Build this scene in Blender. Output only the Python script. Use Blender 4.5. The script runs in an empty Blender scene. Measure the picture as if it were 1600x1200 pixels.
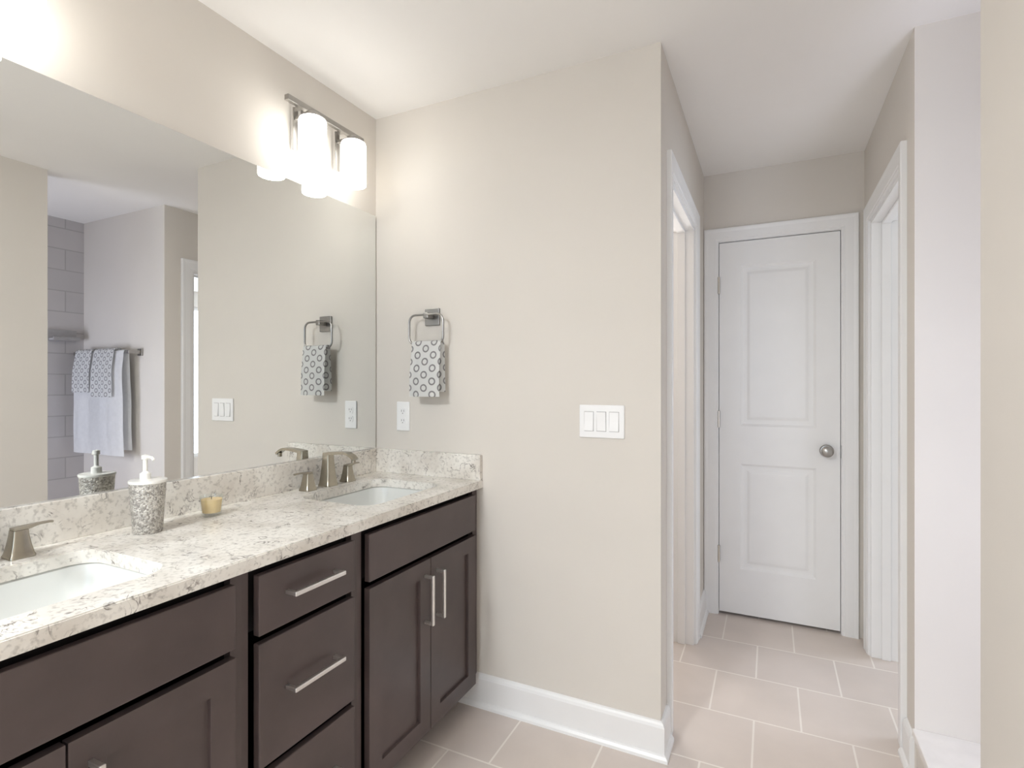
import bpy, bmesh, math, random
from mathutils import Vector, Matrix
C = bpy.context.scene.collection
S = bpy.context.scene
PI = math.pi

# ---------------------------------------------------------------- camera, world, lights, exposure
cam_d = bpy.data.cameras.new('camera')
cam = bpy.data.objects.new('camera', cam_d); C.objects.link(cam)
cam_d.sensor_width = 36.0
cam_d.lens = 834.8 / 1600 * 36.0
cam_d.clip_start = 0.05
cam.location = (1.5655, -1.86, 1.274)
cam.rotation_euler = (PI / 2, 0, 0.4502)
S.camera = cam

S.view_settings.view_transform = 'Standard'
S.view_settings.look = 'None'
S.view_settings.gamma = 1.0
S.view_settings.exposure = 0.0
S.view_settings.use_curve_mapping = False
S.cycles.use_denoising = True
S.cycles.max_bounces = 10
S.cycles.diffuse_bounces = 6
S.cycles.glossy_bounces = 5
S.cycles.transmission_bounces = 8
S.cycles.caustics_reflective = False
S.cycles.caustics_refractive = False
S.cycles.sample_clamp_indirect = 6.0

W = bpy.data.worlds.new('world'); S.world = W; W.use_nodes = True
W.node_tree.nodes['Background'].inputs[0].default_value = (0.75, 0.86, 1.0, 1)
W.node_tree.nodes['Background'].inputs[1].default_value = 1.5


def area(name, loc, rot, sx, sy, power, col):
    d = bpy.data.lights.new(name, 'AREA'); d.shape = 'RECTANGLE'
    d.size = sx; d.size_y = sy; d.energy = power; d.color = col
    o = bpy.data.objects.new(name, d); C.objects.link(o)
    o.location = loc; o.rotation_euler = rot
    return o


# added unseen fill lights, plus the room daylight through the right doorway
area('rear_window_fill', (1.0, -4.27, 1.45), (PI / 2, 0, 0), 1.3, 1.3, 13.0, (0.58, 0.79, 1.0))  # cool fill from an unseen window added behind the camera
area('ceiling_fill', (0.45, -2.85, 2.40), (0, 0, 0), 0.35, 0.5, 77, (0.93, 0.965, 0.99))  # unseen fill light added at the ceiling to lift the whole room
area('shower_fill', (2.6, -1.36, 1.05), (PI / 2, 0, 0), 0.5, 0.8, 15, (0.79, 0.83, 1.0))  # fill at the added shower window, set low to brighten the towels
area('bedroom_daylight', (5.0, 2.1, 1.3), (0, PI / 2, 0), 1.8, 1.5, 60, (0.76, 0.86, 1.0))
area('toilet_fill', (0.55, 1.24, 1.6), (-PI / 2, 0, 0), 0.4, 0.5, 14, (1.0, 0.97, 0.95))  # unseen fill added in the side room, which has no window
SHADE_STRENGTH = 7.4
SHADE_COLOUR = (1.0, 0.985, 0.94, 1)

# ---------------------------------------------------------------- materials
MATS = {}


def mat(name, col, rough=0.5, metal=0.0, spec=0.5, noise=0.0, nscale=8.0, bump=0.0, bscale=200.0):
    m = bpy.data.materials.new(name); m.use_nodes = True
    nt = m.node_tree; N = nt.nodes; L = nt.links
    b = N['Principled BSDF']
    b.inputs['Base Color'].default_value = (*col, 1)
    b.inputs['Roughness'].default_value = rough
    b.inputs['Metallic'].default_value = metal
    b.inputs['Specular IOR Level'].default_value = spec
    tc = N.new('ShaderNodeTexCoord')
    if noise:
        n = N.new('ShaderNodeTexNoise'); n.inputs['Scale'].default_value = nscale; n.inputs['Detail'].default_value = 4
        L.new(tc.outputs['Object'], n.inputs['Vector'])
        r = N.new('ShaderNodeValToRGB')
        r.color_ramp.elements[0].position = 0.3; r.color_ramp.elements[1].position = 0.7
        r.color_ramp.elements[0].color = (*[c * (1 - noise) for c in col], 1)
        r.color_ramp.elements[1].color = (*[min(1, c * (1 + noise)) for c in col], 1)
        L.new(n.outputs['Fac'], r.inputs['Fac']); L.new(r.outputs['Color'], b.inputs['Base Color'])
    if bump:
        n2 = N.new('ShaderNodeTexNoise'); n2.inputs['Scale'].default_value = bscale; n2.inputs['Detail'].default_value = 3
        L.new(tc.outputs['Object'], n2.inputs['Vector'])
        bp = N.new('ShaderNodeBump'); bp.inputs['Strength'].default_value = bump; bp.inputs['Distance'].default_value = 0.002
        L.new(n2.outputs['Fac'], bp.inputs['Height']); L.new(bp.outputs['Normal'], b.inputs['Normal'])
    MATS[name] = m
    return m


def nn(nt, t, **kw):
    n = nt.nodes.new(t)
    for k, v in kw.items(): setattr(n, k, v)
    return n


M_wall = mat('wall_paint', (0.68, 0.642, 0.592), 0.75, noise=0.015, nscale=3, bump=0.05, bscale=350)
M_ceil = mat('ceiling_paint', (0.88, 0.865, 0.845), 0.85, noise=0.01, nscale=3, bump=0.05, bscale=300)
M_trim = mat('white_trim', (0.84, 0.84, 0.84), 0.35, noise=0.01, nscale=10)
M_cab = mat('espresso_wood', (0.082, 0.060, 0.057), 0.34, noise=0.18, nscale=6, bump=0.03, bscale=90)
M_cab_in = mat('cabinet_interior', (0.012, 0.008, 0.008), 0.8, noise=0.1, nscale=9)  # near-black: the shade in the gaps round the fronts is put into the colour
M_nickel = mat('brushed_nickel', (0.62, 0.59, 0.54), 0.28, metal=1.0, noise=0.04, nscale=60)
M_pull = mat('satin_pull', (0.80, 0.77, 0.74), 0.33, metal=1.0, noise=0.03, nscale=60)
M_faucet = mat('faucet_nickel', (0.40, 0.365, 0.30), 0.26, metal=1.0, noise=0.05, nscale=50)
M_dark_nickel = mat('satin_nickel_dark', (0.40, 0.385, 0.365), 0.30, metal=1.0, noise=0.04, nscale=50)
M_ceramic = mat('white_porcelain', (0.69, 0.70, 0.68), 0.12, noise=0.01, nscale=8)
M_plastic = mat('white_plastic', (0.86, 0.86, 0.86), 0.35, noise=0.01, nscale=20)
M_slot = mat('dark_slot', (0.10, 0.10, 0.10), 0.6, noise=0.05)
M_towel = mat('white_terry', (0.92, 0.92, 0.92), 0.95, noise=0.03, nscale=40, bump=0.15, bscale=300)
M_wax = mat('amber_wax', (0.90, 0.66, 0.32), 0.5, noise=0.06, nscale=15)
M_wick = mat('wick', (0.12, 0.10, 0.08), 0.9, noise=0.1)
M_lid = mat('white_lid', (0.85, 0.84, 0.80), 0.25, noise=0.02, nscale=20)
M_dish = mat('grey_ceramic', (0.42, 0.41, 0.41), 0.3, noise=0.06, nscale=30)
M_pane_frame = mat('window_vinyl', (0.85, 0.85, 0.85), 0.4, noise=0.01)

# mirror
M_mirror = mat('mirror_silver', (0.86, 0.875, 0.865), 0.0, metal=1.0)
M_medge = mat('mirror_edge', (0.20, 0.21, 0.20), 0.4, noise=0.05)

# clear thin glass: mostly passes light straight through, with a fresnel sheen
M_glass = bpy.data.materials.new('clear_glass'); M_glass.use_nodes = True
_nt = M_glass.node_tree; _nt.nodes.clear()
_o = _nt.nodes.new('ShaderNodeOutputMaterial'); _mx = _nt.nodes.new('ShaderNodeMixShader'); _fr = _nt.nodes.new('ShaderNodeValue')
_tr = _nt.nodes.new('ShaderNodeBsdfTransparent'); _gl = _nt.nodes.new('ShaderNodeBsdfGlossy')
_tr.inputs[0].default_value = (0.97, 0.98, 0.97, 1); _gl.inputs['Roughness'].default_value = 0.03; _fr.outputs[0].default_value = 0.11
_nt.links.new(_fr.outputs[0], _mx.inputs[0]); _nt.links.new(_tr.outputs[0], _mx.inputs[1]); _nt.links.new(_gl.outputs[0], _mx.inputs[2]); _nt.links.new(_mx.outputs[0], _o.inputs[0])

# lit opal glass
M_shade = mat('opal_glass_lit', (0.95, 0.94, 0.9), 0.25, noise=0.01)
_b = M_shade.node_tree.nodes['Principled BSDF']
_b.inputs['Emission Color'].default_value = SHADE_COLOUR
_b.inputs['Emission Strength'].default_value = SHADE_STRENGTH


def quartz():
    m = bpy.data.materials.new('speckled_quartz'); m.use_nodes = True
    nt = m.node_tree; L = nt.links; b = nt.nodes['Principled BSDF']
    tc = nn(nt, 'ShaderNodeTexCoord')
    n0 = nn(nt, 'ShaderNodeTexNoise'); n0.inputs['Scale'].default_value = 9; n0.inputs['Detail'].default_value = 5
    L.new(tc.outputs['Object'], n0.inputs['Vector'])
    base = nn(nt, 'ShaderNodeValToRGB'); e = base.color_ramp.elements
    e[0].position = 0.35; e[0].color = (0.67, 0.63, 0.575, 1); e[1].position = 0.6; e[1].color = (0.83, 0.805, 0.755, 1)
    L.new(n0.outputs['Fac'], base.inputs['Fac'])
    # thin broken veins
    n1 = nn(nt, 'ShaderNodeTexNoise'); n1.inputs['Scale'].default_value = 21; n1.inputs['Detail'].default_value = 5
    n1.inputs['Distortion'].default_value = 1.2
    L.new(tc.outputs['Object'], n1.inputs['Vector'])
    v = nn(nt, 'ShaderNodeValToRGB'); e = v.color_ramp.elements
    e[0].position = 0.47; e[0].color = (0, 0, 0, 1); e[1].position = 0.5; e[1].color = (1, 1, 1, 1)
    e2 = e.new(0.53); e2.color = (0, 0, 0, 1)
    L.new(n1.outputs['Fac'], v.inputs['Fac'])
    n2 = nn(nt, 'ShaderNodeTexNoise'); n2.inputs['Scale'].default_value = 30; n2.inputs['Detail'].default_value = 2
    L.new(tc.outputs['Object'], n2.inputs['Vector'])
    k = nn(nt, 'ShaderNodeValToRGB'); e = k.color_ramp.elements
    e[0].position = 0.5; e[0].color = (0, 0, 0, 1); e[1].position = 0.62; e[1].color = (1, 1, 1, 1)
    L.new(n2.outputs['Fac'], k.inputs['Fac'])
    mul = nn(nt, 'ShaderNodeMath', operation='MULTIPLY'); L.new(v.outputs['Color'], mul.inputs[0]); L.new(k.outputs['Color'], mul.inputs[1])
    # fine flecks
    n3 = nn(nt, 'ShaderNodeTexNoise'); n3.inputs['Scale'].default_value = 95; n3.inputs['Detail'].default_value = 2
    L.new(tc.outputs['Object'], n3.inputs['Vector'])
    f = nn(nt, 'ShaderNodeValToRGB'); e = f.color_ramp.elements
    e[0].position = 0.52; e[0].color = (0, 0, 0, 1); e[1].position = 0.68; e[1].color = (0.36, 0.36, 0.36, 1)
    L.new(n3.outputs['Fac'], f.inputs['Fac'])
    mx = nn(nt, 'ShaderNodeMath', operation='MAXIMUM'); L.new(mul.outputs[0], mx.inputs[0]); L.new(f.outputs['Color'], mx.inputs[1])
    mix = nn(nt, 'ShaderNodeMixRGB'); mix.inputs['Color2'].default_value = (0.20, 0.178, 0.16, 1)
    L.new(mx.outputs[0], mix.inputs['Fac']); L.new(base.outputs['Color'], mix.inputs['Color1'])
    L.new(mix.outputs['Color'], b.inputs['Base Color'])
    b.inputs['Roughness'].default_value = 0.16
    return m


def brick(name, c1, c2, mortar, bw, rh, ms, off, rough, axes, shift):
    m = bpy.data.materials.new(name); m.use_nodes = True
    nt = m.node_tree; L = nt.links; b = nt.nodes['Principled BSDF']
    tc = nn(nt, 'ShaderNodeTexCoord')
    sep = nn(nt, 'ShaderNodeSeparateXYZ'); L.new(tc.outputs['Object'], sep.inputs[0])
    com = nn(nt, 'ShaderNodeCombineXYZ')
    for i in range(2):
        a = nn(nt, 'ShaderNodeMath', operation='SUBTRACT'); a.inputs[1].default_value = shift[i]
        L.new(sep.outputs[axes[i]], a.inputs[0]); L.new(a.outputs[0], com.inputs[i])
    br = nn(nt, 'ShaderNodeTexBrick'); br.offset = off; br.offset_frequency = 2; br.squash = 1.0
    br.inputs['Scale'].default_value = 1.0
    br.inputs['Mortar Size'].default_value = ms; br.inputs['Mortar Smooth'].default_value = 0.1
    br.inputs['Bias'].default_value = 0.0
    br.inputs['Brick Width'].default_value = bw; br.inputs['Row Height'].default_value = rh
    br.inputs['Color1'].default_value = (*c1, 1); br.inputs['Color2'].default_value = (*c2, 1); br.inputs['Mortar'].default_value = (*mortar, 1)
    L.new(com.outputs[0], br.inputs['Vector'])
    n = nn(nt, 'ShaderNodeTexNoise'); n.inputs['Scale'].default_value = 5; n.inputs['Detail'].default_value = 5
    L.new(tc.outputs['Object'], n.inputs['Vector'])
    r = nn(nt, 'ShaderNodeValToRGB'); e = r.color_ramp.elements
    e[0].position = 0.3; e[0].color = (0.93, 0.93, 0.93, 1); e[1].position = 0.7; e[1].color = (1.0, 1.0, 1.0, 1)
    L.new(n.outputs['Fac'], r.inputs['Fac'])
    mu = nn(nt, 'ShaderNodeMixRGB', blend_type='MULTIPLY'); mu.inputs['Fac'].default_value = 1
    L.new(br.outputs['Color'], mu.inputs['Color1']); L.new(r.outputs['Color'], mu.inputs['Color2'])
    L.new(mu.outputs['Color'], b.inputs['Base Color'])
    bp = nn(nt, 'ShaderNodeBump', invert=True); bp.inputs['Strength'].default_value = 0.25; bp.inputs['Distance'].default_value = 0.002
    L.new(br.outputs['Fac'], bp.inputs['Height']); L.new(bp.outputs['Normal'], b.inputs['Normal'])
    b.inputs['Roughness'].default_value = rough
    return m


def ringcloth():
    """white terry with a hexagonal lattice of grey rings, laid out in the cloth's own UV (metres)"""
    m = bpy.data.materials.new('ring_print_terry'); m.use_nodes = True
    nt = m.node_tree; L = nt.links; b = nt.nodes['Principled BSDF']
    uv = nn(nt, 'ShaderNodeUVMap')
    sep = nn(nt, 'ShaderNodeSeparateXYZ'); L.new(uv.outputs[0], sep.inputs[0])
    PX, PY, R, TH = 0.076, 0.053, 0.0155, 0.0058
    outs = []
    for ox, oy in ((0, 0), (PX / 2, PY / 2)):
        d2 = []
        for ax, P, o in ((0, PX, ox), (1, PY, oy)):
            a = nn(nt, 'ShaderNodeMath', operation='ADD'); a.inputs[1].default_value = o + 10 * P
            L.new(sep.outputs[ax], a.inputs[0])
            md = nn(nt, 'ShaderNodeMath', operation='MODULO'); md.inputs[1].default_value = P; L.new(a.outputs[0], md.inputs[0])
            sb = nn(nt, 'ShaderNodeMath', operation='SUBTRACT'); sb.inputs[1].default_value = P / 2; L.new(md.outputs[0], sb.inputs[0])
            sq = nn(nt, 'ShaderNodeMath', operation='MULTIPLY'); L.new(sb.outputs[0], sq.inputs[0]); L.new(sb.outputs[0], sq.inputs[1])
            d2.append(sq)
        ad = nn(nt, 'ShaderNodeMath', operation='ADD'); L.new(d2[0].outputs[0], ad.inputs[0]); L.new(d2[1].outputs[0], ad.inputs[1])
        rt = nn(nt, 'ShaderNodeMath', operation='SQRT'); L.new(ad.outputs[0], rt.inputs[0])
        df = nn(nt, 'ShaderNodeMath', operation='SUBTRACT'); df.inputs[1].default_value = R - TH / 2; L.new(rt.outputs[0], df.inputs[0])
        ab = nn(nt, 'ShaderNodeMath', operation='ABSOLUTE'); L.new(df.outputs[0], ab.inputs[0])
        lt = nn(nt, 'ShaderNodeMath', operation='LESS_THAN'); lt.inputs[1].default_value = TH / 2; L.new(ab.outputs[0], lt.inputs[0])
        outs.append(lt)
    mx = nn(nt, 'ShaderNodeMath', operation='MAXIMUM'); L.new(outs[0].outputs[0], mx.inputs[0]); L.new(outs[1].outputs[0], mx.inputs[1])
    mix = nn(nt, 'ShaderNodeMixRGB'); mix.inputs['Color1'].default_value = (0.90, 0.90, 0.89, 1); mix.inputs['Color2'].default_value = (0.36, 0.35, 0.355, 1)
    L.new(mx.outputs[0], mix.inputs['Fac']); L.new(mix.outputs['Color'], b.inputs['Base Color'])
    n = nn(nt, 'ShaderNodeTexNoise'); n.inputs['Scale'].default_value = 450
    tc = nn(nt, 'ShaderNodeTexCoord'); L.new(tc.outputs['Object'], n.inputs['Vector'])
    bp = nn(nt, 'ShaderNodeBump'); bp.inputs['Strength'].default_value = 0.15; bp.inputs['Distance'].default_value = 0.002
    L.new(n.outputs['Fac'], bp.inputs['Height']); L.new(bp.outputs['Normal'], b.inputs['Normal'])
    b.inputs['Roughness'].default_value = 0.95
    return m


def mosaic():
    m = bpy.data.materials.new('silver_mosaic'); m.use_nodes = True
    nt = m.node_tree; L = nt.links; b = nt.nodes['Principled BSDF']
    tc = nn(nt, 'ShaderNodeTexCoord')
    v = nn(nt, 'ShaderNodeTexVoronoi'); v.inputs['Scale'].default_value = 240
    L.new(tc.outputs['Object'], v.inputs['Vector'])
    r = nn(nt, 'ShaderNodeValToRGB'); e = r.color_ramp.elements
    e[0].position = 0.15; e[0].color = (0.30, 0.28, 0.255, 1); e[1].position = 0.85; e[1].color = (0.62, 0.595, 0.55, 1)
    sp = nn(nt, 'ShaderNodeSeparateXYZ'); L.new(v.outputs['Color'], sp.inputs[0])
    L.new(sp.outputs[0], r.inputs['Fac']); L.new(r.outputs['Color'], b.inputs['Base Color'])
    bp = nn(nt, 'ShaderNodeBump', invert=True); bp.inputs['Strength'].default_value = 0.7; bp.inputs['Distance'].default_value = 0.003
    L.new(v.outputs['Distance'], bp.inputs['Height']); L.new(bp.outputs['Normal'], b.inputs['Normal'])
    b.inputs['Metallic'].default_value = 0.3; b.inputs['Roughness'].default_value = 0.28
    return m


M_quartz = quartz()
M_floor = brick('floor_tile', (0.70, 0.62, 0.565), (0.66, 0.585, 0.54), (0.86, 0.80, 0.74), 0.318, 0.32, 0.0035, 0.5, 0.42, (0, 1), (1.351, 0.04))
M_tile = brick('shower_tile', (0.62, 0.60, 0.60), (0.58, 0.565, 0.57), (0.47, 0.455, 0.455), 0.30, 0.147, 0.004, 0.5, 0.35, (1, 2), (0.02, 0.02))
M_ring = ringcloth()
M_towelring = mat('grey_nickel', (0.27, 0.26, 0.25), 0.32, metal=1.0, noise=0.05, nscale=50)
M_mosaic = mosaic()
M_marble = mat('white_marble', (0.84, 0.82, 0.80), 0.2, noise=0.05, nscale=12)

# ---------------------------------------------------------------- mesh helpers


def bx(bm, x0, x1, y0, y1, z0, z1, bev=0.0, seg=2):
    r = bmesh.ops.create_cube(bm, size=1.0)
    for v in r['verts']:
        v.co = Vector((x0 + (v.co.x + .5) * (x1 - x0), y0 + (v.co.y + .5) * (y1 - y0), z0 + (v.co.z + .5) * (z1 - z0)))
    if bev > 0:
        es = set()
        for v in r['verts']: es.update(v.link_edges)
        bmesh.ops.bevel(bm, geom=list(es), offset=bev, segments=seg, affect='EDGES', profile=0.5)


def loops(bm, rings, cap0=True, cap1=True, closed=True):
    """skin successive rings (lists of points of equal length)"""
    vs = [[bm.verts.new(p) for p in r] for r in rings]
    n = len(vs[0])
    for a, b in zip(vs, vs[1:]):
        for i in range(n if closed else n - 1):
            j = (i + 1) % n
            bm.faces.new((a[i], a[j], b[j], b[i]))
    if cap0: bm.faces.new(list(reversed(vs[0])))
    if cap1: bm.faces.new(vs[-1])
    return vs


def lathe(bm, prof, cx, cy, n=32, cap0=True, cap1=True):
    rings = [[(cx + r * math.cos(2 * PI * i / n), cy + r * math.sin(2 * PI * i / n), z) for i in range(n)] for r, z in prof]
    loops(bm, rings, cap0, cap1)


def lathe_dir(bm, prof, base, axis, n=28):
    """lathe about an arbitrary axis; prof = (radius, distance along axis)"""
    ax = Vector(axis).normalized()
    u = ax.orthogonal().normalized(); w = ax.cross(u)
    rings = [[Vector(base) + ax * d + (u * math.cos(2 * PI * i / n) + w * math.sin(2 * PI * i / n)) * r for i in range(n)] for r, d in prof]
    loops(bm, rings)


def sweep(bm, path, half_w, half_h, side, closed=False, n=4, rnd=None):
    """sweep a section along path. rectangular (n=4) or elliptical; 'side' is the width direction"""
    rings = []
    m = len(path)
    for i, p in enumerate(path):
        p = Vector(p)
        if closed:
            t = Vector(path[(i + 1) % m]) - Vector(path[(i - 1) % m])
        else:
            t = Vector(path[min(i + 1, m - 1)]) - Vector(path[max(i - 1, 0)])
        t.normalize()
        s = Vector(side) - t * Vector(side).dot(t); s.normalize()
        u = t.cross(s)
        hw = half_w[i] if isinstance(half_w, (list, tuple)) else half_w
        hh = half_h[i] if isinstance(half_h, (list, tuple)) else half_h
        if n == 4:
            rings.append([p + s * hw + u * hh, p - s * hw + u * hh, p - s * hw - u * hh, p + s * hw - u * hh])
        else:
            rings.append([p + s * hw * math.cos(2 * PI * k / n) + u * hh * math.sin(2 * PI * k / n) for k in range(n)])
    if closed:
        vs = [[bm.verts.new(q) for q in r] for r in rings]
        k = len(vs[0])
        for a in range(m):
            b = (a + 1) % m
            for i in range(k):
                j = (i + 1) % k
                bm.faces.new((vs[a][i], vs[a][j], vs[b][j], vs[b][i]))
    else:
        loops(bm, rings)


def rrect(x0, x1, y0, y1, r, z, k=6):
    pts = []
    for (cx, cy, a0) in ((x1 - r, y1 - r, 0), (x0 + r, y1 - r, 90), (x0 + r, y0 + r, 180), (x1 - r, y0 + r, 270)):
        for i in range(k + 1):
            a = math.radians(a0 + 90 * i / k)
            pts.append((cx + r * math.cos(a), cy + r * math.sin(a), z))
    return pts


def obj(name, bm, m, parent=None, smooth=False, loc=None):
    """link a bmesh given in world coordinates as ONE object; local origin = root's location (or loc)"""
    bmesh.ops.recalc_face_normals(bm, faces=bm.faces)
    root = parent
    while root is not None and root.parent is not None: root = root.parent
    org = Vector(root.location) if root is not None else Vector(loc or (0, 0, 0))
    bmesh.ops.translate(bm, vec=-org, verts=bm.verts)
    me = bpy.data.meshes.new(name); bm.to_mesh(me); bm.free()
    for mm in (m if isinstance(m, (list, tuple)) else [m]): me.materials.append(mm)
    o = bpy.data.objects.new(name, me); C.objects.link(o)
    if parent is not None: o.parent = parent
    else: o.location = org
    if smooth:
        for p in me.polygons: p.use_smooth = True
        if hasattr(me, 'set_sharp_from_angle'): me.set_sharp_from_angle(angle=math.radians(35))
    return o


def nb(): return bmesh.new()


def thing(name, label, cat, loc=(0, 0, 0), group=None):
    o = bpy.data.objects.new(name, None); C.objects.link(o)
    o.empty_display_size = 0.05
    o.location = loc; o['label'] = label; o['category'] = cat
    if group: o['group'] = group
    return o


def tag(o, label, cat, group=None):
    o['label'] = label; o['category'] = cat
    if group: o['group'] = group
    return o


def struct(name, bm, m, parent=None, label=None, cat=None, smooth=False):
    o = obj(name, bm, m, parent, smooth)
    if parent is None:
        o['kind'] = 'structure'
        o['label'] = label; o['category'] = cat
    return o


def boxes(*bs, bev=0.0):
    bm = nb()
    for b in bs: bx(bm, *b, bev=bev)
    return bm


def panelled(bm, a0, a1, b0, b1, depth, panels, rings, fn):
    """a slab with sunk panels on its front. fn(a, b, d) -> point, d = distance behind the front face"""
    As = sorted({a0, a1, *[p[0] for p in panels], *[p[1] for p in panels]})
    Bs = sorted({b0, b1, *[p[2] for p in panels], *[p[3] for p in panels]})
    V = {}

    def v(a, b, d):
        key = (round(a, 5), round(b, 5), round(d, 5))
        if key not in V: V[key] = bm.verts.new(fn(a, b, d))
        return V[key]
    for i in range(len(As) - 1):
        for j in range(len(Bs) - 1):
            c = (As[i], As[i + 1], Bs[j], Bs[j + 1])
            if any(p[0] <= c[0] and p[1] >= c[1] and p[2] <= c[2] and p[3] >= c[3] for p in panels): continue
            bm.faces.new([v(c[0], c[2], 0), v(c[1], c[2], 0), v(c[1], c[3], 0), v(c[0], c[3], 0)])
    for p in panels:
        prev = None
        for ins, d in rings:
            r = [v(p[0] + ins, p[2] + ins, d), v(p[1] - ins, p[2] + ins, d), v(p[1] - ins, p[3] - ins, d), v(p[0] + ins, p[3] - ins, d)]
            if prev:
                for k in range(4): bm.faces.new([prev[k], prev[(k + 1) % 4], r[(k + 1) % 4], r[k]])
            prev = r
        bm.faces.new(prev)
    # sides and back
    edge = [(a, b0) for a in As] + [(a1, b) for b in Bs[1:]] + [(a, b1) for a in reversed(As[:-1])] + [(a0, b) for b in reversed(Bs[1:-1])]
    back = [v(a, b, depth) for a, b in edge]
    fr = [v(a, b, 0) for a, b in edge]
    n = len(edge)
    for k in range(n): bm.faces.new([fr[k], fr[(k + 1) % n], back[(k + 1) % n], back[k]])
    bm.faces.new(back)


# ---------------------------------------------------------------- room shell
H = 2.44
XR, YO, YW = 1.99, 0.283, -0.343     # hall right wall face, towel-wall face, end of the near right wall
YB = 1.313                            # hall back wall face
struct('floor', boxes((-.12, 5.1, -4.45, 3.1, -.1, 0)), M_floor, label='greige square floor tiles laid in a half offset', cat='floor')
struct('ceiling', boxes((-.12, 5.1, -4.45, 3.1, H, H + .1)), M_ceil, label='plain white painted ceiling', cat='ceiling')
struct('wall_left', boxes((-.12, 0, -4.45, 1.43, 0, H)), M_wall, label='beige wall behind the long mirror', cat='wall')
bm = nb(); bx(bm, 0, 1.23, 0, .115, 0, H)
struct('wall_back', bm, M_wall, label='beige wall with towel ring and switches', cat='wall')
struct('wall_hall_left', boxes((1.115, 1.23, .115, .185, 0, H), (1.115, 1.23, .885, YB, 0, H), (1.115, 1.23, .185, .885, 2.04, H)), M_wall, label='left wall of the short passage', cat='wall')
struct('wall_hall_back', boxes((0, 1.305, YB, YB + .117, 0, H), (1.892, XR + .115, YB, YB + .117, 0, H), (1.305, 1.892, YB, YB + .117, 2.06, H)), M_wall, label='end wall of the passage around the panelled door', cat='wall')
struct('wall_hall_right', boxes((XR, XR + .115, YO, .465, 0, H), (XR, XR + .115, 1.13, YB, 0, H), (XR, XR + .115, .465, 1.13, 2.04, H)), M_wall, label='right wall of the short passage', cat='wall')
struct('wall_shower_end', boxes((XR + .115, 5.1, YO, YO + .115, 0, H)), M_wall, label='plain shower end wall where the bath towel hangs', cat='wall')
struct('wall_shower_side', boxes((2.94, 3.06, -1.52, YO, 0, H)), M_tile, label='tiled side wall of the shower seen in the mirror', cat='wall')
struct('wall_shower_rear', boxes((XR + .115, 2.3, -1.52, -1.4, 0, H), (2.88, 2.94, -1.52, -1.4, 0, H), (2.3, 2.88, -1.52, -1.4, 0, .62), (2.3, 2.88, -1.52, -1.4, 1.48, H)), M_tile, label='shower rear wall', cat='wall')
struct('wall_right', boxes((1.985, 2.105, -4.45, YW, 0, H)), M_wall, label='cream near wall on the right edge of the photo', cat='wall')
struct('wall_rear', boxes((0, .33, -4.45, -4.33, 0, H), (1.67, 1.985, -4.45, -4.33, 0, H), (.33, 1.67, -4.45, -4.33, 0, .78), (.33, 1.67, -4.45, -4.33, 2.12, H)), M_wall, label='wall behind the camera', cat='wall')
struct('wall_bedroom_left', boxes((XR, XR + .115, YB + .117, 3.1, 0, H)), M_wall, label='wall beyond the right doorway', cat='wall')
struct('wall_bedroom_back', boxes((XR + .115, 5.1, 3.0, 3.1, 0, H)), M_wall, label='far wall of the room beyond', cat='wall')
struct('wall_bedroom_side', boxes((4.98, 5.1, YO + .115, 1.3, 0, H), (4.98, 5.1, 2.9, 3.0, 0, H), (4.98, 5.1, 1.3, 2.9, 0, .35), (4.98, 5.1, 1.3, 2.9, 2.25, H)), M_wall, label='side wall of the room beyond', cat='wall')
struct('wall_closet', boxes((1.1, XR, 1.95, 2.05, 0, H), (1.1, 1.2, YB + .117, 1.95, 0, H)), M_wall, label='closet wall behind the panelled door', cat='wall')


def window(name, x0, x1, z0, z1, y, label):
    bm = nb(); t = .05
    for b in ((x0, x1, z0, z0 + t), (x0, x1, z1 - t, z1), (x0, x0 + t, z0 + t, z1 - t), (x1 - t, x1, z0 + t, z1 - t)):
        bx(bm, b[0], b[1], y - .03, y + .03, b[2], b[3], .004)
    bx(bm, x0 + t, x1 - t, y - .02, y + .02, (z0 + z1) / 2 - .02, (z0 + z1) / 2 + .02, .004)
    struct(name, bm, M_pane_frame, label=label, cat='window')


window('window_1', .33, 1.67, .78, 2.12, -4.40, 'unseen white window added behind the camera for fill light')
window('window_2', 2.3, 2.88, .62, 1.48, -1.48, 'unseen shower window added to light the towels')


bm = nb()
for b in ((1.3, 2.9, .35, .40), (1.3, 2.9, 2.20, 2.25), (1.3, 1.35, .40, 2.20), (2.85, 2.9, .40, 2.20)):
    bx(bm, 5.02, 5.08, *b, bev=.004)
struct('window_3', bm, M_pane_frame, label='bright window of the room beyond the right doorway', cat='window')


def baseboard(name, path, normals, label):
    """white board with eased top and shoe moulding. path: 2D points; normals: outward direction of each segment, mitred"""
    prof = [(0, 0), (.027, 0), (.026, .010), (.020, .018), (.0145, .021), (.0145, .108), (.011, .117), (.006, .123), (0, .126)]
    bm = nb()
    rings = []
    for i, p in enumerate(path):
        if i == 0: n = Vector(normals[0])
        elif i == len(path) - 1: n = Vector(normals[-1])
        else: n = Vector(normals[i - 1]) + Vector(normals[i])
        rings.append([(p[0] + n.x * d, p[1] + n.y * d, z) for d, z in prof])
    loops(bm, rings)
    struct(name, bm, M_trim, label=label, cat='baseboard')


baseboard('baseboard_back', [(.435, 0), (1.23, 0), (1.23, .11)], [(0, -1), (1, 0)], 'white baseboard under the light switches beside the vanity')
baseboard('baseboard_hall_left', [(1.23, .962), (1.23, YB)], [(1, 0)], 'short white baseboard on the left of the passage end')
baseboard('baseboard_hall_right', [(XR, .387), (XR, YO)], [(-1, 0)], 'short white baseboard beside the shower curb')
baseboard('baseboard_right', [(1.985, YW), (1.985, -4.33)], [(-1, 0)], 'white baseboard on the near right wall')

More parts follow.
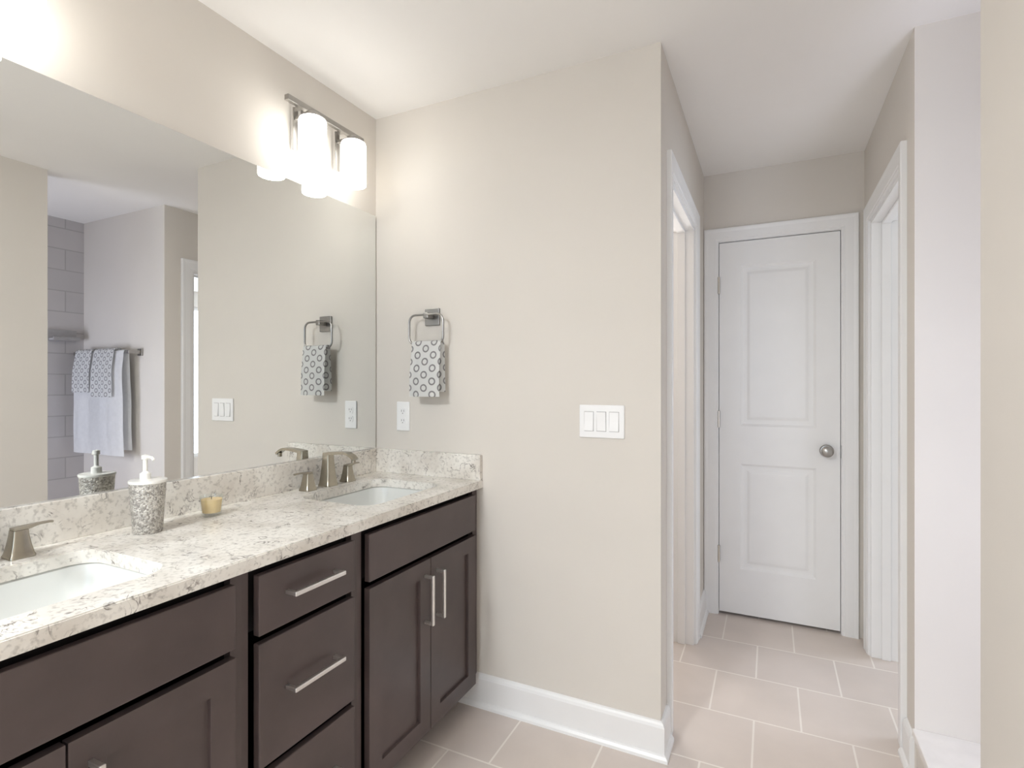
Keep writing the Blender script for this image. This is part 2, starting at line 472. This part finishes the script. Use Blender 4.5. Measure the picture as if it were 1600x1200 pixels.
# frame built around the added ceiling fill light behind the camera
bm = nb()
for b in ((.25, .27, -3.12, -2.58), (.63, .65, -3.12, -2.58), (.27, .63, -3.12, -3.10), (.27, .63, -2.60, -2.58)):
    bx(bm, *b, 2.385, H, .003)
struct('trim_7', bm, M_trim, label='white frame around the added ceiling fill light behind the camera', cat='lamp trim')

# door casings: flat board, raised outer band and inner bead


def casing(name, a0, a1, ztop, w, fn, label):
    """a0/a1 = opening edges along the wall; fn(a, z, d) with d out of the wall"""
    bm = nb()

    def prism(q0, q1):
        """q0,q1: boards given as two quads of (a,z) at bottom and top -> section profile across width"""
        rings = []
        for q in (q0, q1):
            (ai, zi), (ao, zo) = q     # inner and outer points
            ring = []
            for s, d in ((0, 0), (0, .010), (.06, .012), (.16, .012), (.20, .0145), (.70, .0165), (.86, .019), (.97, .019), (1, .016), (1, 0)):
                ring.append(fn(ai + (ao - ai) * s, zi + (zo - zi) * s, d))
            rings.append(ring)
        loops(bm, rings)
    prism(((a0, 0), (a0 - w, 0)), ((a0, ztop), (a0 - w, ztop + w)))
    prism(((a0, ztop), (a0 - w, ztop + w)), ((a1, ztop), (a1 + w, ztop + w)))
    prism(((a1, ztop), (a1 + w, ztop + w)), ((a1, 0), (a1 + w, 0)))
    return struct(name, bm, M_trim, label=label, cat='door trim')


casing('trim_1', 1.305, 1.892, 2.06, .073, lambda a, z, d: (a, YB - d, z), 'white casing around the closed panelled door')
casing('trim_2', .185, .885, 2.04, .075, lambda a, z, d: (1.23 + d, a, z), 'white casing of the doorway on the passage left')
casing('trim_3', .465, 1.13, 2.04, .075, lambda a, z, d: (XR - d, a, z), 'white casing of the doorway on the passage right')


def jamb(name, x0, x1, y0, y1, zt, label):
    t = .016
    bm = boxes((x0, x1, y0, y0 + t, 0, zt), (x0, x1, y1 - t, y1, 0, zt), (x0, x1, y0 + t, y1 - t, zt - t, zt))
    xm = (x0 + x1) / 2
    for b in ((y0 + t, y0 + t + .011, 0, zt - t), (y1 - t - .011, y1 - t, 0, zt - t), (y0 + t + .011, y1 - t - .011, zt - t - .011, zt - t)):
        bx(bm, xm - .018, xm + .018, *b, bev=.002)
    struct(name, bm, M_trim, label=label, cat='door jamb')


jamb('trim_4', 1.115, 1.23, .185, .885, 2.04, 'white jamb inside the left doorway')
jamb('trim_5', XR, XR + .115, .465, 1.13, 2.04, 'white jamb inside the right doorway')
bm = boxes((1.305, 1.3075, YB, YB + .117, 0, 2.06), (1.8895, 1.892, YB, YB + .117, 0, 2.06), (1.3075, 1.8895, YB, YB + .117, 2.0575, 2.06),
           (1.3075, 1.32, YB + .042, YB + .075, 0, 2.0575), (1.877, 1.8895, YB + .042, YB + .075, 0, 2.0575), (1.32, 1.877, YB + .042, YB + .075, 2.045, 2.0575))
struct('trim_6', bm, M_trim, label='thin white jamb and stop of the panelled door', cat='door jamb')

# the panelled door
DX0, DX1, DY = 1.3105, 1.8865, YB - .001
bm = nb()
panelled(bm, DX0, DX1, .017, 2.053, .035, [(1.418, 1.780, 1.045, 1.920), (1.418, 1.780, .262, .838)],
         [(0, 0), (.006, .004), (.012, .0085), (.024, .009), (.034, .0085), (.046, .004), (.052, .003)],
         lambda a, b, d: (a, DY + d, b))
door = struct('door_1', bm, M_trim, label='white two-panel door closed at the end of the passage', cat='door')
kn = nb(); lathe_dir(kn, [(.0005, -.0), (.032, 0), (.032, .005), (.028, .009), (.012, .011), (.011, .026), (.016, .031), (.025, .037), (.0285, .046), (.027, .055), (.020, .061), (.0005, .063)], (1.826, DY, .931), (0, -1, 0))
struct('door_knob', kn, M_dark_nickel, door, smooth=True)
bx_ = nb(); bx(bx_, 1.8866, 1.8893, DY - .001, DY + .02, .896, .962)
struct('latch_plate', bx_, M_slot, door)
for z in (1.82, 1.08, .335):
    hb = nb()
    lathe(hb, [(.0005, z - .047), (.0065, z - .046), (.0065, z + .046), (.0005, z + .047)], DX0 - .002, DY - .006, 14)
    bx(hb, DX0 - .0028, DX0 - .0002, DY - .004, DY + .022, z - .044, z + .044)
    struct('hinge', hb, M_nickel, door, smooth=True)

# shower curb
cb = thing('shower_curb', 'low white marble-topped curb across the shower entrance at lower right', 'shower curb', (2.07, -.03, 0))
obj('curb_base', boxes((1.995, 2.145, YW, YO, 0, .125)), M_wall, cb)
bm = nb(); bx(bm, 1.983, 2.157, YW, YO, .125, .15, .003)
obj('curb_top', bm, M_marble, cb)

# ---------------------------------------------------------------- vanity: three cabinets under one counter
XF, XD = .511, .531           # face-frame front, door front
ZT = .863                     # cabinet top


def fn_x(a, b, d): return (XD - d, a, b)


def front(name, y0, y1, z0, z1, parent, panel=None):
    bm = nb()
    if panel:
        panelled(bm, y0, y1, z0, z1, XD - XF - .0005, [(y0 + panel, y1 - panel, z0 + panel, z1 - panel)], [(0, 0), (.0008, .0015), (.0016, .0095), (.004, .010)], fn_x)
    else:
        bx(bm, XF + .0005, XD, y0, y1, z0, z1, .0025)
    return obj(name, bm, M_cab, parent)


def pull(y, z, horizontal, parent, L=.165):
    bm = nb(); r = .0055; xo = XD + .031
    if horizontal:
        bx(bm, xo - r, xo + r, y - L / 2, y + L / 2, z - r, z + r, .002)
        for s in (-1, 1):
            c = y + s * (L / 2 - .006); bx(bm, XD, xo - r + .001, c - .005, c + .005, z - .0045, z + .0045, .001)
    else:
        bx(bm, xo - r, xo + r, y - r, y + r, z - L / 2, z + L / 2, .002)
        for s in (-1, 1):
            c = z + s * (L / 2 - .006); bx(bm, XD, xo - r + .001, y - .0045, y + .0045, c - .005, c + .005, .001)
    return obj('bar_handle', bm, M_pull, parent)


def carcass(y0, y1, opens, root, panel_right=False):
    bm = nb()
    t = .016
    bx(bm, .012, XF - .02, y0, y0 + t, .10, ZT); bx(bm, .012, XF - .02, y1 - t, y1, .10, ZT)
    bx(bm, .012, XF - .02, y0 + t, y1 - t, .10, .116)
    bx(bm, .004, .012, y0, y1, .10, ZT)
    bx(bm, .468, .480, y0 + t, y1 - t, .70, ZT)  # dark rail added to hide the basin and keep the top gap black
    obj('cabinet_box', bm, M_cab_in, root)
    # face frame: grid minus openings
    bm = nb()
    As = sorted({y0, y1, *[o[0] for o in opens], *[o[1] for o in opens]})
    Bs = sorted({.095, ZT, *[o[2] for o in opens], *[o[3] for o in opens]})
    for i in range(len(As) - 1):
        for j in range(len(Bs) - 1):
            if any(o[0] <= As[i] and o[1] >= As[i + 1] and o[2] <= Bs[j] and o[3] >= Bs[j + 1] for o in opens): continue
            bx(bm, XF - .02, XF, As[i], As[i + 1], Bs[j], Bs[j + 1])
    bmesh.ops.remove_doubles(bm, verts=bm.verts, dist=1e-5)
    obj('face_frame', bm, M_cab, root)
    bm = nb(); bx(bm, .42, .436, y0, y1, 0, .10); bx(bm, .012, .42, y0, y0 + t, 0, .10); bx(bm, .012, .42, y1 - t, y1, 0, .10)
    obj('toe_kick', bm, M_cab, root)


def sink_cabinet(y0, y1, f0, f1, label):
    r = thing('sink_cabinet', label, 'vanity cabinet', (.26, (y0 + y1) / 2, 0), 'vanity cabinets under the counter')
    ym = (f0 + f1) / 2
    carcass(y0, y1, [(f0 - .013, min(f1 + .008, y1 - .028), .112, .853)], r)
    front('false_front', f0, f1, .704, .842, r)
    d = front('door', f0, ym - .002, .105, .685, r, .056)
    pull(ym - .034, .558, False, d)
    d = front('door', ym + .002, f1, .105, .685, r, .056)
    pull(ym + .034, .558, False, d)
    return r


def drawer_cabinet(y0, y1, f0, f1, label):
    r = thing('drawer_cabinet', label, 'vanity cabinet', (.26, (y0 + y1) / 2, 0), 'vanity cabinets under the counter')
    zs = [(.704, .842), (.402, .686), (.105, .384)]
    carcass(y0, y1, [(f0 - .013, f1 + .008, .112, .853)], r)
    for (a, b), hz in zip(zs, (.781, .556, .262)):
        d = front('drawer_front', f0, f1, a, b, r)
        pull((f0 + f1) / 2, hz, True, d)
    return r


sink_cabinet(-.688, -.003, -.658, -.044, 'dark brown sink cabinet with paired shaker doors against the back wall')
drawer_cabinet(-1.055, -.688, -1.026, -.719, 'dark brown vanity cabinet with three stacked drawers')
sink_cabinet(-1.755, -1.055, -1.697, -1.084, 'dark brown sink cabinet cut by the lower left corner')

# counter with two sink cut-outs
ZC, XC = .893, .538
SINKS = [(.135, .445, -.56, -.15), (.135, .445, -1.58, -1.165)]
ct = thing('countertop', 'long speckled quartz vanity countertop with two sink cut-outs', 'countertop', (.27, -.88, ZT))
bm = nb()
edges = []
for lp in [[(.0, -1.77, ZT), (XC, -1.77, ZT), (XC, 0, ZT), (0, 0, ZT)]] + [rrect(*s, .055, ZT, 8) for s in SINKS]:
    vs = [bm.verts.new(p) for p in lp]
    edges += [bm.edges.new((vs[i], vs[(i + 1) % len(vs)])) for i in range(len(vs))]
bmesh.ops.triangle_fill(bm, use_beauty=True, use_dissolve=False, edges=edges)
r = bmesh.ops.extrude_face_region(bm, geom=bm.faces[:])
bmesh.ops.translate(bm, vec=(0, 0, ZC - ZT), verts=[v for v in r['geom'] if isinstance(v, bmesh.types.BMVert)])
bmesh.ops.recalc_face_normals(bm, faces=bm.faces)
be = [e for e in bm.edges if len(e.link_faces) == 2 and e.verts[0].co.z > ZC - 1e-4 and e.verts[1].co.z > ZC - 1e-4 and e.calc_face_angle(0) > 1]
bmesh.ops.bevel(bm, geom=be, offset=.0025, segments=2, affect='EDGES')
obj('slab', bm, M_quartz, ct)
bm = nb(); bx(bm, .0005, .021, -1.77, -.021, ZC, .993, .0015)
obj('backsplash', bm, M_quartz, ct)
bm = nb(); bx(bm, .0005, XC - .002, -.021, -.0005, ZC, .993, .0015)
obj('side_splash', bm, M_quartz, ct)


def sink(s, label):
    x0, x1, y0, y1 = s
    r = thing('sink', label, 'sink', ((x0 + x1) / 2, (y0 + y1) / 2, .735), 'undermount vanity sinks')
    bm = nb()
    e = .006
    prof = [(-.018, ZT), (-.018 + .002, ZT), (e * -1, ZT), (-.001, ZT - .004), (.004, ZT - .03), (.012, ZT - .07), (.024, ZT - .095), (.045, ZT - .110), (.085, ZT - .118), (.118, ZT - .121)]
    rings = []
    for ins, z in prof:
        rings.append(rrect(x0 + ins, x1 - ins, y0 + ins, y1 - ins, max(.012, .06 - ins * .35), z - .0008, 8))
    outer = [(.110, ZT - .131), (.03, ZT - .122), (.006, ZT - .085), (-.006, ZT - .03), (-.018, ZT - .012)]
    for ins, z in outer:
        rings.append(rrect(x0 + ins, x1 - ins, y0 + ins, y1 - ins, max(.012, .06 - ins * .35), z, 8))
    vs = loops(bm, rings, False, False)
    n = len(vs[0])
    for i in range(n):
        bm.faces.new((vs[-1][i], vs[-1][(i + 1) % n], vs[0][(i + 1) % n], vs[0][i]))
    # bottom plates (inside and out)
    bm.faces.new(vs[9]); bm.faces.new(vs[10])
    bmesh.ops.delete(bm, geom=[f for f in bm.faces if len(f.verts) == 4 and all(v in set(vs[9]) | set(vs[10]) for v in f.verts)], context='FACES')
    obj('basin', bm, M_ceramic, r, smooth=True)
    bm = nb(); lathe(bm, [(.0005, ZT - .1215), (.021, ZT - .1215), (.021, ZT - .119), (.017, ZT - .117), (.0005, ZT - .116)], (x0 + x1) / 2, (y0 + y1) / 2, 24)
    obj('drain', bm, M_nickel, r, smooth=True)


sink(SINKS[0], 'white undermount sink nearest the back wall')
sink(SINKS[1], 'white undermount sink at the left edge of the photo')


def taper(bm, cx, cy, stations, k=3):
    """square-section tapered post with softened corners; stations = (half width, z)"""
    rings = [rrect(cx - h, cx + h, cy - h, cy + h, h * .28, z, k) for h, z in stations]
    loops(bm, rings)


def faucet(yc, label):
    r = thing('faucet', label, 'faucet', (.075, yc, ZC), 'widespread faucets behind the sinks')
    z = ZC
    bm = nb()
    taper(bm, .072, yc, [(.0275, z), (.0275, z + .005), (.0255, z + .009), (.0215, z + .04), (.0175, z + .085), (.0160, z + .105), (.0155, z + .1235)])
    pts, hw, hh = [], [], []
    for i in range(15):
        t = i / 14
        x = .062 + t * .142
        zz = z + .1185 + .008 * math.sin(min(1, t * 1.25) * PI * .62) - (.020 * max(0, (t - .72) / .28) ** 1.6)
        pts.append((x, yc, zz)); hw.append(.0165 - .003 * t); hh.append(.0058 - .0018 * t)
    sweep(bm, pts, hw, hh, (0, 1, 0))
    lathe(bm, [(.0005, z + .094), (.0085, z + .094), (.0085, z + .110), (.0005, z + .110)], .195, yc, 16)
    obj('spout', bm, M_faucet, r, smooth=True)
    for s in (-1, 1):
        bm = nb(); hy = yc + s * .100
        taper(bm, .075, hy, [(.0235, z), (.0235, z + .005), (.0215, z + .009), (.0175, z + .028), (.0142, z + .05), (.0135, z + .060)])
        h = obj('handle', bm, M_faucet, r, smooth=True)
        bm = nb()
        P = [(.075, hy - s * .012, z + .061), (.075, hy + s * .012, z + .063), (.075, hy + s * .035, z + .066), (.075, hy + s * .055, z + .066), (.075, hy + s * .062, z + .065)]
        sweep(bm, P, [.0110, .0100, .0045, .0038, .0038], [.0045, .0040, .0026, .0024, .0024], (1, 0, 0))
        obj('lever', bm, M_faucet, h, smooth=True)
    return r


faucet(-.355, 'brushed nickel three-piece faucet behind the sink nearest the back wall')
faucet(-1.373, 'brushed nickel three-piece faucet cut by the left edge of the photo')

# frameless mirror on the left wall
bm = nb(); bx(bm, .0005, .006, -1.765, -.008, .9935, 2.011)
for f in bm.faces: f.material_index = 0 if f.calc_center_median().x > .0055 else 1
bm.normal_update()
mir = obj('wall_mirror', bm, [M_mirror, M_medge], loc=(0, -.88, .9935))
tag(mir, 'wide frameless wall mirror standing on the quartz backsplash', 'mirror')


# ---------------------------------------------------------------- vanity lights
def vanity_light(yc, label):
    r = thing('vanity_light', label, 'light fixture', (0, yc, 2.15), 'two-shade vanity lights above the mirror')
    bm = nb(); bx(bm, .0005, .016, yc - .058, yc + .058, 2.185, 2.30, .003)
    obj('wall_plate', bm, M_dark_nickel, r)
    bm = nb(); bx(bm, .016, .056, yc - .011, yc + .011, 2.257, 2.275, .002)
    bx(bm, .052, .072, yc - .176, yc + .205, 2.256, 2.276, .002)
    obj('crossbar', bm, M_dark_nickel, r)
    for s in (-1, 1):
        y = yc + s * .103
        bm = nb()
        bx(bm, .022, .028, y - .011, y + .011, 2.115, 2.268, .001)
        bx(bm, .028, .053, y - .009, y + .009, 2.260, 2.268, .001)
        obj('post', bm, M_dark_nickel, r)
        bm = nb()
        bx(bm, .028, .112, y - .007, y + .007, 2.222, 2.234, .002)
        lathe(bm, [(.0005, 2.238), (.012, 2.238), (.025, 2.229), (.0275, 2.215), (.0005, 2.213)], .109, y, 24)
        obj('socket_arm', bm, M_dark_nickel, r, smooth=True)
        bm = nb()
        ro, ri = .0475, .0437
        lathe(bm, [(.0265, 2.213), (.038, 2.212), (.0445, 2.208), (ro, 2.200), (ro, 2.047), (.0455, 2.044), (ri, 2.047), (ri, 2.197), (.039, 2.204), (.0265, 2.208)], .109, y, 40, False, False)
        bm.verts.ensure_lookup_table()
        n = 40; a = bm.verts[0:n]; b = bm.verts[9 * n:10 * n]
        for i in range(n): bm.faces.new((a[i], a[(i + 1) % n], b[(i + 1) % n], b[i]))
        obj('glass_shade', bm, M_shade, r, smooth=True)


vanity_light(-.363, 'nickel two-shade vanity light above the faucet nearest the back wall')
vanity_light(-1.392, 'nickel two-shade vanity light at the top left corner of the photo')


# ---------------------------------------------------------------- cloth helper
def drape(name, parent, m, width, front_len, back_len, rad, thick, to_world, wave=0.0, folds=2, seed=0, flare=0.0, loc=None, uvoff=(0, 0), spread=0.0):
    """a towel folded over a rail. s runs across the width, t runs down the front, over the rail, down the back.
    to_world(s, out, z): out = distance from the rail's axis (front +), z relative to the axis"""
    rnd = random.Random(seed)
    ph = [rnd.uniform(0, 6.28) for _ in range(4)]
    ns, nt = 26, 70
    arc = PI * rad
    total = front_len + arc + back_len
    bm = nb(); uvl = bm.loops.layers.uv.new('UVMap')
    grid = []
    for j in range(nt + 1):
        t = total * j / nt
        row = []
        for i in range(ns + 1):
            s = (i / ns - .5)
            if t < front_len:
                d = front_len - t; o, z = rad + spread * min(1, d / .12), -d; sg = 1; k = min(1, d / .25)
            elif t < front_len + arc:
                a = (t - front_len) / rad; o, z = rad * math.cos(a), rad * math.sin(a); sg = 0; k = 0; d = 0
            else:
                d = t - front_len - arc; o, z = -rad - spread * .3 * min(1, d / .12), -d; sg = -1; k = min(1, d / .25)
            w = wave * k * (math.sin(s * folds * 2 * PI + ph[0]) + .4 * math.sin(s * folds * 3.7 * PI + ph[1] + d * 4))
            wd = width * (1 + flare * k * (d / max(front_len, .01)))
            row.append((bm.verts.new(to_world(s * wd + .003 * k * math.sin(d * 18 + ph[2]), o + w + (0.004 * k if sg > 0 else 0), z)), (s * width + uvoff[0], t + uvoff[1])))
        grid.append(row)
    for j in range(nt):
        for i in range(ns):
            q = [grid[j][i], grid[j][i + 1], grid[j + 1][i + 1], grid[j + 1][i]]
            f = bm.faces.new([v for v, _ in q])
            for l, (_, uv) in zip(f.loops, q): l[uvl].uv = uv
    bmesh.ops.solidify(bm, geom=bm.faces[:], thickness=thick)
    return obj(name, bm, m, parent, smooth=True, loc=loc)


# towel ring and its hand towel on the back wall
tr = thing('towel_ring', 'square nickel towel ring on the back wall beside the mirror', 'towel ring', (.302, 0, 1.552))
bm = nb(); bx(bm, .267, .337, -.010, -.0005, 1.517, 1.587, .002)
obj('wall_plate', bm, M_towelring, tr)
bm = nb(); bx(bm, .290, .314, -.056, -.010, 1.542, 1.566, .003)
obj('post', bm, M_towelring, tr)
bm = nb()
path = [(p[0], -.052, p[1]) for p in rrect(.219, .385, 1.437, 1.557, .030, 0, 6)]
sweep(bm, path, .0045, .0045, (0, 1, 0), closed=True, n=10)
obj('ring', bm, M_towelring, tr, smooth=True)


def tw(s, o, z): return (.312 + s, -.052 - o, 1.437 + z)


ht = drape('hand_towel', None, M_ring, .140, .214, .195, .0135, .0075, tw, wave=.0035, folds=1.2, seed=3, flare=.04, loc=(.312, -.052, 1.22), uvoff=(.0, .018), spread=.012)
# second layer of the folded towel, inside the first
tag(ht, 'white hand towel printed with grey rings hanging from the square towel ring', 'hand towel')

# outlet and light switches
ol = thing('wall_outlet', 'white duplex outlet below the towel ring', 'outlet', (.1515, 0, 1.136))
bm = nb(); bx(bm, .118, .185, -.0065, -.0005, 1.074, 1.198, .003)
obj('cover_plate', bm, M_plastic, ol)
for z in (1.116, 1.156):
    bm = nb(); loops(bm, [[(x, y, zz) for x, zz, y in ((.1515 + .0165 * math.cos(a) * min(1, 1.15), z + max(-.014, min(.014, .0175 * math.sin(a))), yy) for a in [2 * PI * i / 28 for i in range(28)])] for yy in (-.0062, -.0082)])
    rc = obj('receptacle', bm, M_plastic, ol)
    bm = nb()
    for xo in (-.0062, .0062): bx(bm, .1515 + xo - .001, .1515 + xo + .001, -.0086, -.0078, z - .001, z + .008)
    lathe_dir(bm, [(.0005, 0), (.0022, 0), (.0022, .0007), (.0005, .0007)], (.1515, -.008, z - .007), (0, -1, 0), 12)
    obj('slots', bm, M_slot, rc)

sw = thing('light_switch', 'white three-gang rocker switch plate on the back wall', 'light switch', (1.0235, 0, 1.14))
bm = nb(); bx(bm, .941, 1.106, -.0065, -.0005, 1.081, 1.199, .003)
obj('cover_plate', bm, M_plastic, sw)
for xc, tilt in ((.9775, 1), (1.0235, -1), (1.0695, 1)):
    bm = nb(); bx(bm, xc - .018, xc + .018, -.0066, -.0060, 1.1045, 1.1755)
    obj('rocker_gap', bm, M_dish, sw)
    bm = nb()
    zc = 1.14; h = .0335
    yt, yb = (-.0085, -.0125) if tilt > 0 else (-.0125, -.0085)
    pr = [[(x, -.0064, zc - h), (x, yb, zc - h), (x, -.0092, zc), (x, yt, zc + h), (x, -.0064, zc + h)] for x in (xc - .0163, xc + .0163)]
    loops(bm, pr)
    obj('rocker', bm, M_plastic, sw)

# soap dispenser
sd = thing('soap_dispenser', 'tapered silver mosaic soap dispenser with pump standing on the countertop', 'soap dispenser', (.122, -1.029, ZC))
bm = nb(); lathe(bm, [(.0005, ZC), (.031, ZC), (.033, ZC + .003), (.0365, ZC + .06), (.041, ZC + .128), (.0005, ZC + .128)], .122, -1.029, 40)
obj('bottle', bm, M_mosaic, sd, smooth=True)
bm = nb(); lathe(bm, [(.0005, ZC + .128), (.042, ZC + .128), (.043, ZC + .131), (.042, ZC + .135), (.014, ZC + .137), (.0005, ZC + .137)], .122, -1.029, 40)
obj('lid', bm, M_lid, sd, smooth=True)
bm = nb()
lathe(bm, [(.0005, ZC + .136), (.0125, ZC + .136), (.0125, ZC + .152), (.007, ZC + .155), (.0055, ZC + .157), (.0055, ZC + .186), (.0085, ZC + .188), (.0085, ZC + .198), (.0005, ZC + .200)], .118, -1.033, 20)
sweep(bm, [(.118, -1.033, ZC + .194), (.128, -1.031, ZC + .194), (.140, -1.029, ZC + .192), (.145, -1.028, ZC + .186)], .0038, .0038, (0, 0, 1), n=8)
obj('pump', bm, M_lid, sd, smooth=True)

# candle in a glass
cd = thing('candle', 'small amber candle in a clear glass on the countertop', 'candle', (.108, -.845, ZC))
bm = nb()
lathe(bm, [(.0005, ZC), (.023, ZC), (.026, ZC + .003), (.031, ZC + .058), (.0295, ZC + .059), (.0245, ZC + .010), (.0005, ZC + .008)], .108, -.845, 32)
obj('glass_cup', bm, M_glass, cd, smooth=True)
bm = nb(); lathe(bm, [(.0005, ZC + .0105), (.0235, ZC + .0108), (.0276, ZC + .048), (.0005, ZC + .047)], .108, -.845, 32)
obj('wax', bm, M_wax, cd, smooth=True)
bm = nb(); lathe(bm, [(.0005, ZC + .046), (.0010, ZC + .046), (.0010, ZC + .055), (.0003, ZC + .056)], .108, -.845, 8)
obj('wick', bm, M_wick, cd)

# ---------------------------------------------------------------- shower end wall, seen in the mirror
tb = thing('towel_bar', 'dark nickel towel bar on the shower end wall, seen in the mirror', 'towel bar', (2.55, YO, 1.487))
bm = nb(); sweep(bm, [(2.235, .213, 1.487), (2.9, .213, 1.487)], .0075, .0075, (0, 1, 0), n=12)
obj('bar', bm, M_dark_nickel, tb, smooth=True)
for x in (2.245, 2.89):
    bm = nb(); bx(bm, x - .024, x + .024, YO - .010, YO - .0005, 1.463, 1.511, .002); bx(bm, x - .011, x + .011, .200, YO - .009, 1.476, 1.498, .002)
    obj('bracket', bm, M_dark_nickel, tb)


def tb_w(xc, rise):
    return lambda s, o, z: (xc + s, .213 - o, 1.487 + z)


bt = drape('bath_towel', None, M_towel, .56, .69, .655, .016, .009, tb_w(2.562, 0), wave=.006, folds=1.6, seed=5, flare=.05, loc=(2.562, .213, .80), spread=.012)
tag(bt, 'large white bath towel hanging on the shower bar, seen in the mirror', 'bath towel')
for xc, wd, fl, lab, sd_ in ((2.737, .20, .270, 'grey-ringed hand towel over the bath towel, nearest the shower tiles', 7), (2.487, .235, .300, 'grey-ringed hand towel over the bath towel, nearest the bracket', 9)):
    o = drape('hand_towel', None, M_ring, wd, fl, .17, .030, .006, tb_w(xc, 0), wave=.003, folds=1.4, seed=sd_, flare=.06, loc=(xc, .213, 1.2), uvoff=(.02, .01), spread=.016)
    tag(o, lab, 'hand towel', 'ring print towels on the shower bar')

# soap shelf on the tiles
ss = thing('soap_dish', 'grey soap shelf fixed to the shower tiles, seen in the mirror', 'soap dish', (2.94, .145, 1.61))
bm = nb(); bx(bm, 2.927, 2.9395, .06, .232, 1.575, 1.655, .003)
obj('back_plate', bm, M_dish, ss)
bm = nb(); bx(bm, 2.865, 2.928, .066, .226, 1.578, 1.592, .004); bx(bm, 2.862, 2.870, .066, .226, 1.588, 1.604, .003)
obj('tray', bm, M_dish, ss)
